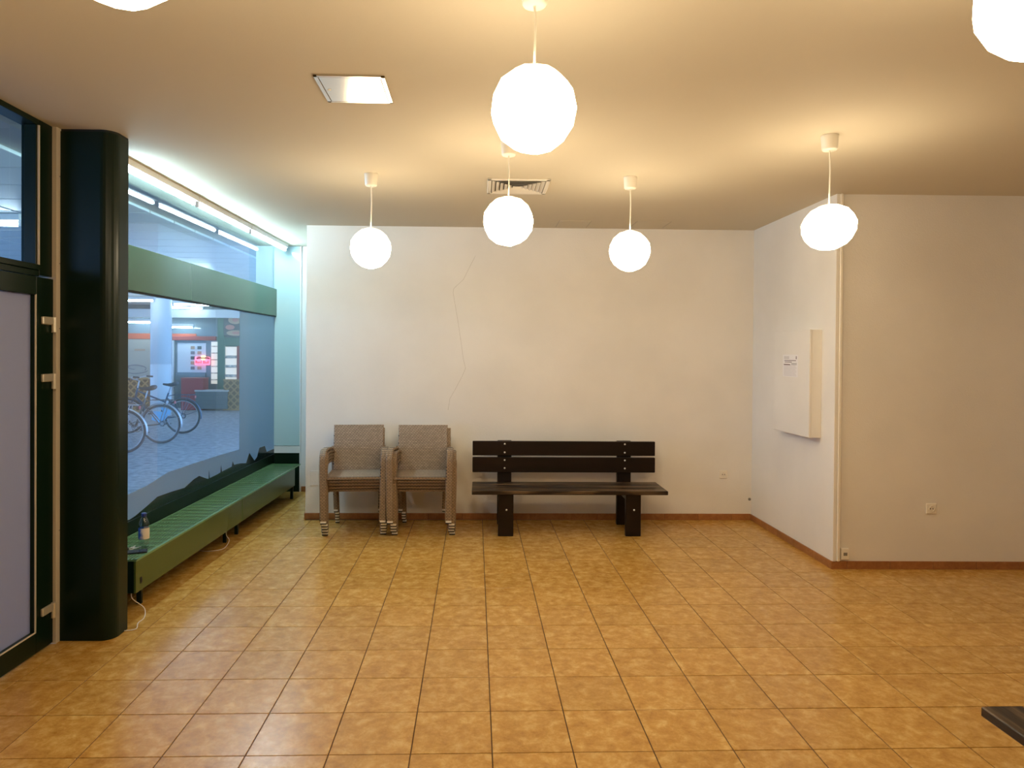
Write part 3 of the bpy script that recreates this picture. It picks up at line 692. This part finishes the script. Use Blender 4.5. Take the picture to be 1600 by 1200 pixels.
# red framed shop opening
sp_ = struct(B().box(-8.78, -8.66, YS - .09, YS, 0.0, 2.05, 0.01).done('door_2', 'redframe'), 'red framed shop opening across the arcade')
B().box(-8.66, -7.45, YS - .09, YS, 1.93, 2.05, 0.01).done('head', 'redframe', sp_)
B().box(-8.665, -8.63, YS - .1, YS - .02, 0.1, 1.93).done('chrome_edge', 'chrome', sp_)
B().box(-8.55, -7.75, YS - .02, YS - .005, 1.02, 1.86).done('pale_board', 'pillar', sp_)
for k in range(5):
    for q, x in enumerate((-8.12, -7.93)):
        B().box(x - .055, x + .055, YS - .035, YS - .02, 1.10 + .145 * k, 1.19 + .145 * k).done('price_card', ('ink', 'tan', 'crate')[(k + q) % 3], sp_)
B().box(-7.60, -7.40, YS - .03, YS - .005, 0.7, 1.9).done('glowing_shelf', 'shop_glow', sp_)  # panel emits in place of light inside the shop
for k in range(6): B().box(-7.60, -7.40, YS - .05, YS - .03, 0.80 + .19 * k, 0.83 + .19 * k).done('shelf_board', 'shelfgoods', sp_)
B().box(-8.6, -7.75, YS - .06, YS - .02, 0.45, 1.0).done('counter_glass', 'shopglass', sp_)
# green framed shop door
gd = struct(B().box(-7.40, -7.20, YS - .10, YS, 0, 2.75, 0.01).done('door_3', 'shopgreen'), 'green framed shop door across the arcade')
B().box(-7.20, -5.4, YS - .10, YS, 1.78, 2.02, 0.01).done('head', 'shopgreen', gd)
B().box(-6.86, -6.70, YS - .10, YS, 0, 1.78, 0.01).done('mullion', 'redframe', gd)
B().box(-7.20, -6.86, YS - .03, YS - .01, 0.55, 1.76).done('glowing_pane', 'shop_glow', gd)  # pane glows of itself for the lit interior
for k in range(4): B().box(-7.20, -6.86, YS - .06, YS - .03, 0.62 + .27 * k, 0.70 + .27 * k).done('shelf_goods', 'shelfgoods', gd)
B().box(-6.66, -6.3, YS - .04, YS - .01, 0.7, 1.62).done('pale_poster', 'pillar', gd)
for k in range(3): B().box(-6.58, -6.42, YS - .05, YS - .04, 0.85 + .27 * k, 1.0 + .27 * k).done('poster_square', 'menu', gd)
# menu board
mb = thing('menu_board', 'dark menu board with pictures above the green shop door', 'sign', (-6.6, YS - .12, 2.32), 0)
B().box(-0.62, 0.8, 0, 0.03, -0.25, 0.40, 0.005).done('board', 'menu', mb)
for (x, z, rx, rz, mt) in ((-0.30, 0.20, 0.19, 0.12, 'tan'), (-0.44, -0.01, 0.13, 0.07, 'pink'), (-0.28, -0.17, 0.26, 0.08, 'tan')):
    o = B().cyl((0, -.004, 0), (0, 0.0, 0), 1, n=20).done('picture', mt, mb); o.location = (x, 0, z); o.scale = (rx, 1, rz)
    o2 = B().cyl((0, -.008, 0), (0, -0.004, 0), 1, n=16).done('picture', 'pink', mb); o2.location = (x + .01, 0, z); o2.scale = (rx * .45, 1, rz * .5)
for x, z in ((0.10, 0.20), (0.22, 0.20), (0.06, 0.02), (0.17, 0.02), (0.29, 0.02)): B().box(x - .045, x + .045, -.004, 0, z - .05, z + .05).done('lettering_block', 'pink', mb)
B().box(-0.05, 0.8, -.004, 0, -0.20, -0.12).done('strip', 'pink', mb)
# neon sign
ns = thing('neon_sign', 'small glowing red sign with a yellow disc in the shop opening', 'sign', (-7.80, YS - .16, 1.365), 0)
B().box(-0.215, 0.215, 0, 0.03, -0.13, 0.10, 0.02).done('panel', 'neon', ns)
o = B().cyl((0.03, -.012, 0.075), (0.03, 0.02, 0.075), 0.075, n=20).done('sun_disc', 'neon_y', ns)
b = B()
for s_ in (-1, 1):
    b.box(0.03 + s_ * .02 - .015, 0.03 + s_ * .02 + .015, -.016, -.012, 0.055, 0.085)
    b.prism([(0.03 + s_ * .03, 0.05), (0.03 + s_ * .06, 0.095), (0.03 + s_ * .16, 0.09), (0.03 + s_ * .19, 0.06), (0.03 + s_ * .17, 0.035), (0.03 + s_ * .10, 0.05)], 'y', -.016, -.001)
b.done('bull_silhouettes', 'neon_d', ns)
tx = bpy.data.curves.new('lettering', 'FONT'); tx.body = 'Red Bull'; tx.size = 0.115; tx.align_x = 'CENTER'; tx.extrude = 0.003
t0 = bpy.data.objects.new('lettering_curve', tx); COL.objects.link(t0); bpy.context.view_layer.update()
lm = bpy.data.meshes.new_from_object(t0.evaluated_get(bpy.context.evaluated_depsgraph_get())); bpy.data.objects.remove(t0)
to = bpy.data.objects.new('lettering', lm); COL.objects.link(to); to.parent = ns; to.location = (0, -0.004, -0.085); to.rotation_euler = (PI / 2, 0, 0); lm.materials.clear(); lm.materials.append(M['neon_d'])
# goods in front of the shop
o = thing('red_box', 'dark red box below the glowing sign', 'box', (-7.86, YS - .52, 0), 0)
B().box(-0.30, 0.30, -0.2, 0.2, 0, 0.86, 0.01).done('body', 'redbox', o); B().box(-0.31, 0.31, -0.21, 0.21, 0.86, 0.89, 0.005).done('lid', 'redframe', o)
o = thing('planter_box', 'grey slatted planter box in front of the shop', 'planter', (-7.30, YS - .62, 0), 0)
B().box(-0.42, 0.42, -0.18, 0.18, 0.04, 0.52, 0.005).done('body', 'crate', o)
for k in range(4): B().box(-0.43, 0.43, -0.20, -0.18, 0.05 + .12 * k, 0.15 + .12 * k, 0.003).done('slat', 'crate', o)
B().box(-0.45, 0.45, -0.21, 0.21, 0.52, 0.56, 0.004).done('rim', 'plaster', o)
for x in (-0.36, 0.36): B().box(x - .03, x + .03, -0.03, 0.03, 0, 0.04).done('foot', 'rubber', o)
def lattice(x0, x1, y, h, label):
    t = thing('lattice_planter', label, 'planter', ((x0 + x1) / 2, y, 0), 0, 'brown lattice planters outside the shops'); a = (x1 - x0) / 2
    B().box(-a, a, 0.03, 0.30, 0, h * .96).done('box', 'lattice_back', t)
    st = 0.19; n = 0
    for sgn in (1, -1):
        k = -a - h
        while k < a + h:
            # strip z = sgn*(x-k)
            xs = sorted((k, k + sgn * h)); lo, hi = max(xs[0], -a), min(xs[1], a)
            if hi - lo > .04:
                z0, z1 = sgn * (lo - k), sgn * (hi - k)
                p0, p1 = Vector((lo, 0, z0)), Vector((hi, 0, z1)); d = (p1 - p0); L = d.length; ang = math.atan2(d.z, d.x)
                mtx = Matrix.Translation((p0 + p1) / 2) @ Matrix.Rotation(-ang, 4, 'Y')
                B().box(-L / 2, L / 2, 0.008 + (0.012 if sgn > 0 else 0), 0.018 + (0.012 if sgn > 0 else 0), -0.018, 0.018, 0, mtx).done('lattice_strip', 'lattice', t)
            k += st
    B().box(-a, a, 0.0, 0.04, h - .03, h + .01).done('top_rail', 'lattice', t); B().box(-a, a, 0.0, 0.04, 0, .04).done('bottom_rail', 'lattice', t)
    return t
lattice(-10.2, -8.74, 15.9, 0.90, 'brown lattice planter behind the parked bicycles')
lattice(-7.00, -6.45, YS - .75, 0.85, 'brown lattice planter beside the grey planter box')
# round pillar
pl = struct(B().lathe([(0.001, 0), (0.245, 0), (0.245, 1.28), (0.240, 1.285), (0.240, 1.295), (0.245, 1.30), (0.245, 2.93)], 32).done('pillar_1', 'pillar', None, True), 'round white pillar in the arcade'); pl.location = (-7.95, 14.9, 0)
# arcade lights
def arcade_light(x, y, L, rz, label, z=2.905):
    t = thing('arcade_light', label, 'light', (x, y, z), rz, 'tube lights under the arcade soffit')
    B().box(-L / 2, L / 2, -0.055, 0.055, -0.06, 0, 0.006).done('housing', 'white', t)
    B().cyl((-L / 2 + .03, 0, -0.095), (L / 2 - .03, 0, -0.095), 0.018, n=12).done('tube', 'tube_out', t, True)
    for s_ in (-1, 1): B().box(s_ * (L / 2 - .02) - .015, s_ * (L / 2 - .02) + .015, -0.02, 0.02, -0.118, -0.055, 0.003).done('end_clip', 'white', t)
    return t
arcade_light(-5.0, 3.95, 1.25, 0.0, 'tube light seen through the pane above the door')
arcade_light(-8.25, 14.0, 1.1, 0.0, 'arcade tube light left of the white pillar')
arcade_light(-7.30, 15.3, 1.0, 0.25, 'arcade tube light right of the white pillar')
arcade_light(-4.8, 8.2, 1.25, 0.0, 'arcade tube light above the window fascia')
arcade_light(-8.1, 16.6, 1.0, 0.35, 'arcade tube light nearest the shop front')
arcade_light(-9.6, 8.0, 1.25, 1.5, 'arcade tube light behind the green column')

arcade_light(-9.40, 17.0, 1.0, 0.0, 'slim glowing bar for a tube reflection in the dark shop glass left of the white pillar', 2.515)  # added bar; a tube's reflection in the shop glass built as emission
arcade_light(-8.32, 17.0, 0.68, 0.0, 'slim glowing bar for a tube reflection in the dark shop glass above the red frame', 2.385)  # likewise a glowing bar added in place of a reflected tube

# ------------------------------------------------------------------ bicycles
def bicycle(loc, rz, label, frame, tyre, fender, plate=None):
    """faces -x; origin on the ground under the rear hub"""
    t = thing('bicycle', label, 'bicycle', loc, rz, 'bicycles parked in the arcade')
    R = 0.345; wb_ = 1.06
    for nm, x in (('rear_wheel', 0.0), ('front_wheel', -wb_)):
        wh = B().torus(R - .019, 0.019, 44, 8, (x, 0, R)).done(nm, tyre, t, True)
        B().torus(R - .045, 0.010, 44, 6, (x, 0, R)).done('rim', 'silver', wh, True)
        b = B()
        for k in range(28):
            a = 2 * PI * k / 28; s_ = 0.02 if k % 2 else -0.02
            b.cyl((x + .02 * math.cos(a + .6), s_, R + .02 * math.sin(a + .6)), (x + (R - .05) * math.cos(a), 0, R + (R - .05) * math.sin(a)), 0.0016, n=4)
        b.done('spokes', 'silver', wh)['kind'] = 'stuff'
        B().cyl((x, -.045, R), (x, .045, R), 0.022, n=12).done('hub', 'silver', wh)
        arc = [(x + (R + .022) * math.cos(a), 0, R + (R + .022) * math.sin(a)) for a in [(-0.15 + 2.9 * k / 20) if nm == 'rear_wheel' else (0.0 + 2.3 * k / 20) for k in range(21)]]
        b = B(); bm = b.bm; pr = None
        for p in arc:
            p = Vector(p); rr = (p - Vector((x, 0, R))).normalized()
            ring = [bm.verts.new(p + Vector((0, u, 0)) + rr * v) for u, v in ((-.028, -.010), (-.016, 0.002), (.016, 0.002), (.028, -.010), (.016, -.002), (-.016, -.002))]
            if pr:
                for q in range(6): bm.faces.new((pr[q], pr[(q + 1) % 6], ring[(q + 1) % 6], ring[q]))
            pr = ring
        b.done('fender', fender, t)
        b = B()
        for s_ in (-.03, .03): b.cyl((x, s_, R), (x + (R + .02) * math.cos(0.35 if x == 0 else 2.2), s_ * .6, R + (R + .02) * math.sin(.35 if x == 0 else 2.2)), 0.003, n=5)
        b.done('fender_stay', fender, t)
    bb = Vector((-0.45, 0, 0.29)); st = Vector((-0.27, 0, 0.80)); hd = Vector((-0.86, 0, 0.90)); hb = Vector((-0.90, 0, 0.72))
    b = B(); b.cyl(bb, st, 0.016, n=10); b.cyl(bb, hb, 0.019, n=10); b.cyl(Vector((-0.33, 0, 0.62)), hd + Vector((-.01, 0, -.06)), 0.016, n=10); b.cyl(hd, hb, 0.020, n=10)
    for s_ in (-1, 1):
        b.cyl(bb + Vector((0, s_ * .03, 0)), (0, s_ * .055, R), 0.010, n=8); b.cyl(Vector((-0.30, s_ * .015, 0.70)), (0, s_ * .055, R), 0.009, n=8)
    b.done('frame', frame, t, True)
    b = B()
    for s_ in (-1, 1): b.tube([hb + Vector((0, s_ * .02, 0)), hb + Vector((-.02, s_ * .05, -.05)), (-wb_ + .03, s_ * .052, 0.50), (-wb_, s_ * .052, R)], 0.011, 8)
    b.done('fork', frame, t, True)
    B().cyl(st, st + Vector((0.04, 0, 0.13)), 0.013, n=10).done('seat_post', 'silver', t)
    sd = st + Vector((0.045, 0, 0.14))
    b = B(); bm = b.bm; pr = None
    for x, wd, z, th in ((-0.15, 0.018, 0.012, 0.02), (-0.06, 0.026, 0.0, 0.03), (0.02, 0.055, 0.0, 0.045), (0.08, 0.085, 0.018, 0.05), (0.125, 0.07, 0.03, 0.04)):
        ring = [bm.verts.new((sd.x + x, wd * math.cos(2 * PI * k / 10), sd.z + z + .02 + (th * .9) * math.sin(2 * PI * k / 10))) for k in range(10)]
        if pr:
            for k in range(10): bm.faces.new((pr[k], pr[(k + 1) % 10], ring[(k + 1) % 10], ring[k]))
        else: bm.faces.new(ring)
        pr = ring
    bm.faces.new(pr); b.done('saddle', 'tyre', t, True)
    b = B(); b.cyl(hd, hd + Vector((0.03, 0, 0.14)), 0.013, n=10); b.cyl(hd + Vector((0.03, 0, 0.14)), hd + Vector((-.05, 0, 0.16)), 0.013, n=10)
    b.done('stem', 'silver', t)
    hp = hd + Vector((-.05, 0, 0.16))
    hbm = B().tube(smooth_path([hp + Vector((0.20, -0.30, 0.05)), hp + Vector((0.10, -0.27, 0.06)), hp + Vector((0, -0.16, 0.03)), hp, hp + Vector((0, 0.16, 0.03)), hp + Vector((0.10, 0.27, 0.06)), hp + Vector((0.20, 0.30, 0.05))], 4), 0.011, 8).done('handlebar', 'silver', t, True)
    for s_ in (-1, 1): B().cyl(hp + Vector((0.09, s_ * .272, 0.06)), hp + Vector((0.21, s_ * .302, 0.05)), 0.016, n=10).done('grip', 'tyre', hbm)
    b = B(); b.torus(0.09, 0.006, 24, 6, (bb.x, 0.05, bb.z)); b.cyl(bb + Vector((0, -.07, 0)), bb + Vector((0, .07, 0)), 0.012, n=8)
    b.cyl(bb + Vector((0, .065, 0)), bb + Vector((0.13, .065, -.11)), 0.009, n=8); b.cyl(bb + Vector((0, -.065, 0)), bb + Vector((-0.13, -.065, .11)), 0.009, n=8)
    for k in range(5): b.cyl(bb + Vector((0, .05, 0)), bb + Vector((.09 * math.cos(k * 1.257), .05, .09 * math.sin(k * 1.257))), 0.005, n=5)
    cr = b.done('crankset', 'bikebrown', t)
    for s_ in (-1, 1): B().box(bb.x + s_ * .13 - .045, bb.x + s_ * .13 + .045, s_ * .07, s_ * .15, bb.z - s_ * .11 - .01, bb.z - s_ * .11 + .01).done('pedal', 'tyre', cr)
    B().torus(0.04, 0.012, 20, 6, (0, 0.045, R)).done('sprocket', 'tyre', t)
    b = B()
    for s_ in (-.06, .06): b.tube([(-0.26, s_ * .4, 0.74), (-0.16, s_, 0.765), (0.24, s_, 0.765)], 0.006, 6)
    for k in range(4): b.cyl((-.12 + .11 * k, -.06, .765), (-.12 + .11 * k, .06, .765), 0.005, n=6)
    b.cyl((0.12, -.06, .765), (0.0, -.06, R), 0.005, n=6); b.cyl((0.12, .06, .765), (0.0, .06, R), 0.005, n=6)
    b.done('rack', frame, t)
    B().box(0.235, 0.25, -.035, .035, .70, .75, .004).done('rear_lamp', 'redbox', t)
    if plate:
        B().prism([(-.56, .28), (-.52, .45), (-.30, .43), (-.25, .36), (-.36, .21)], 'y', -0.085, -0.075).done('frame_plate', plate, t)
        B().prism([(-.40, .55), (-.15, .53), (-.22, .37), (-.34, .43)], 'y', -0.085, -0.075).done('frame_plate', plate, t)
    return t
bicycle((-5.62, 8.35, 0), 0.05, 'silver bicycle nearest the shop window, half hidden by the column', 'silver', 'tyre_brown', 'silver')
bicycle((-5.57, 9.55, 0), -0.03, 'silver and brown bicycle parked in the middle of the three', 'bikebrown', 'tyre_brown', 'silver')
bicycle((-5.82, 11.05, 0), 0.02, 'dark blue bicycle with a light blue plate, farthest of the three', 'bikeblue', 'tyre', 'bikeblue', 'skyblue')
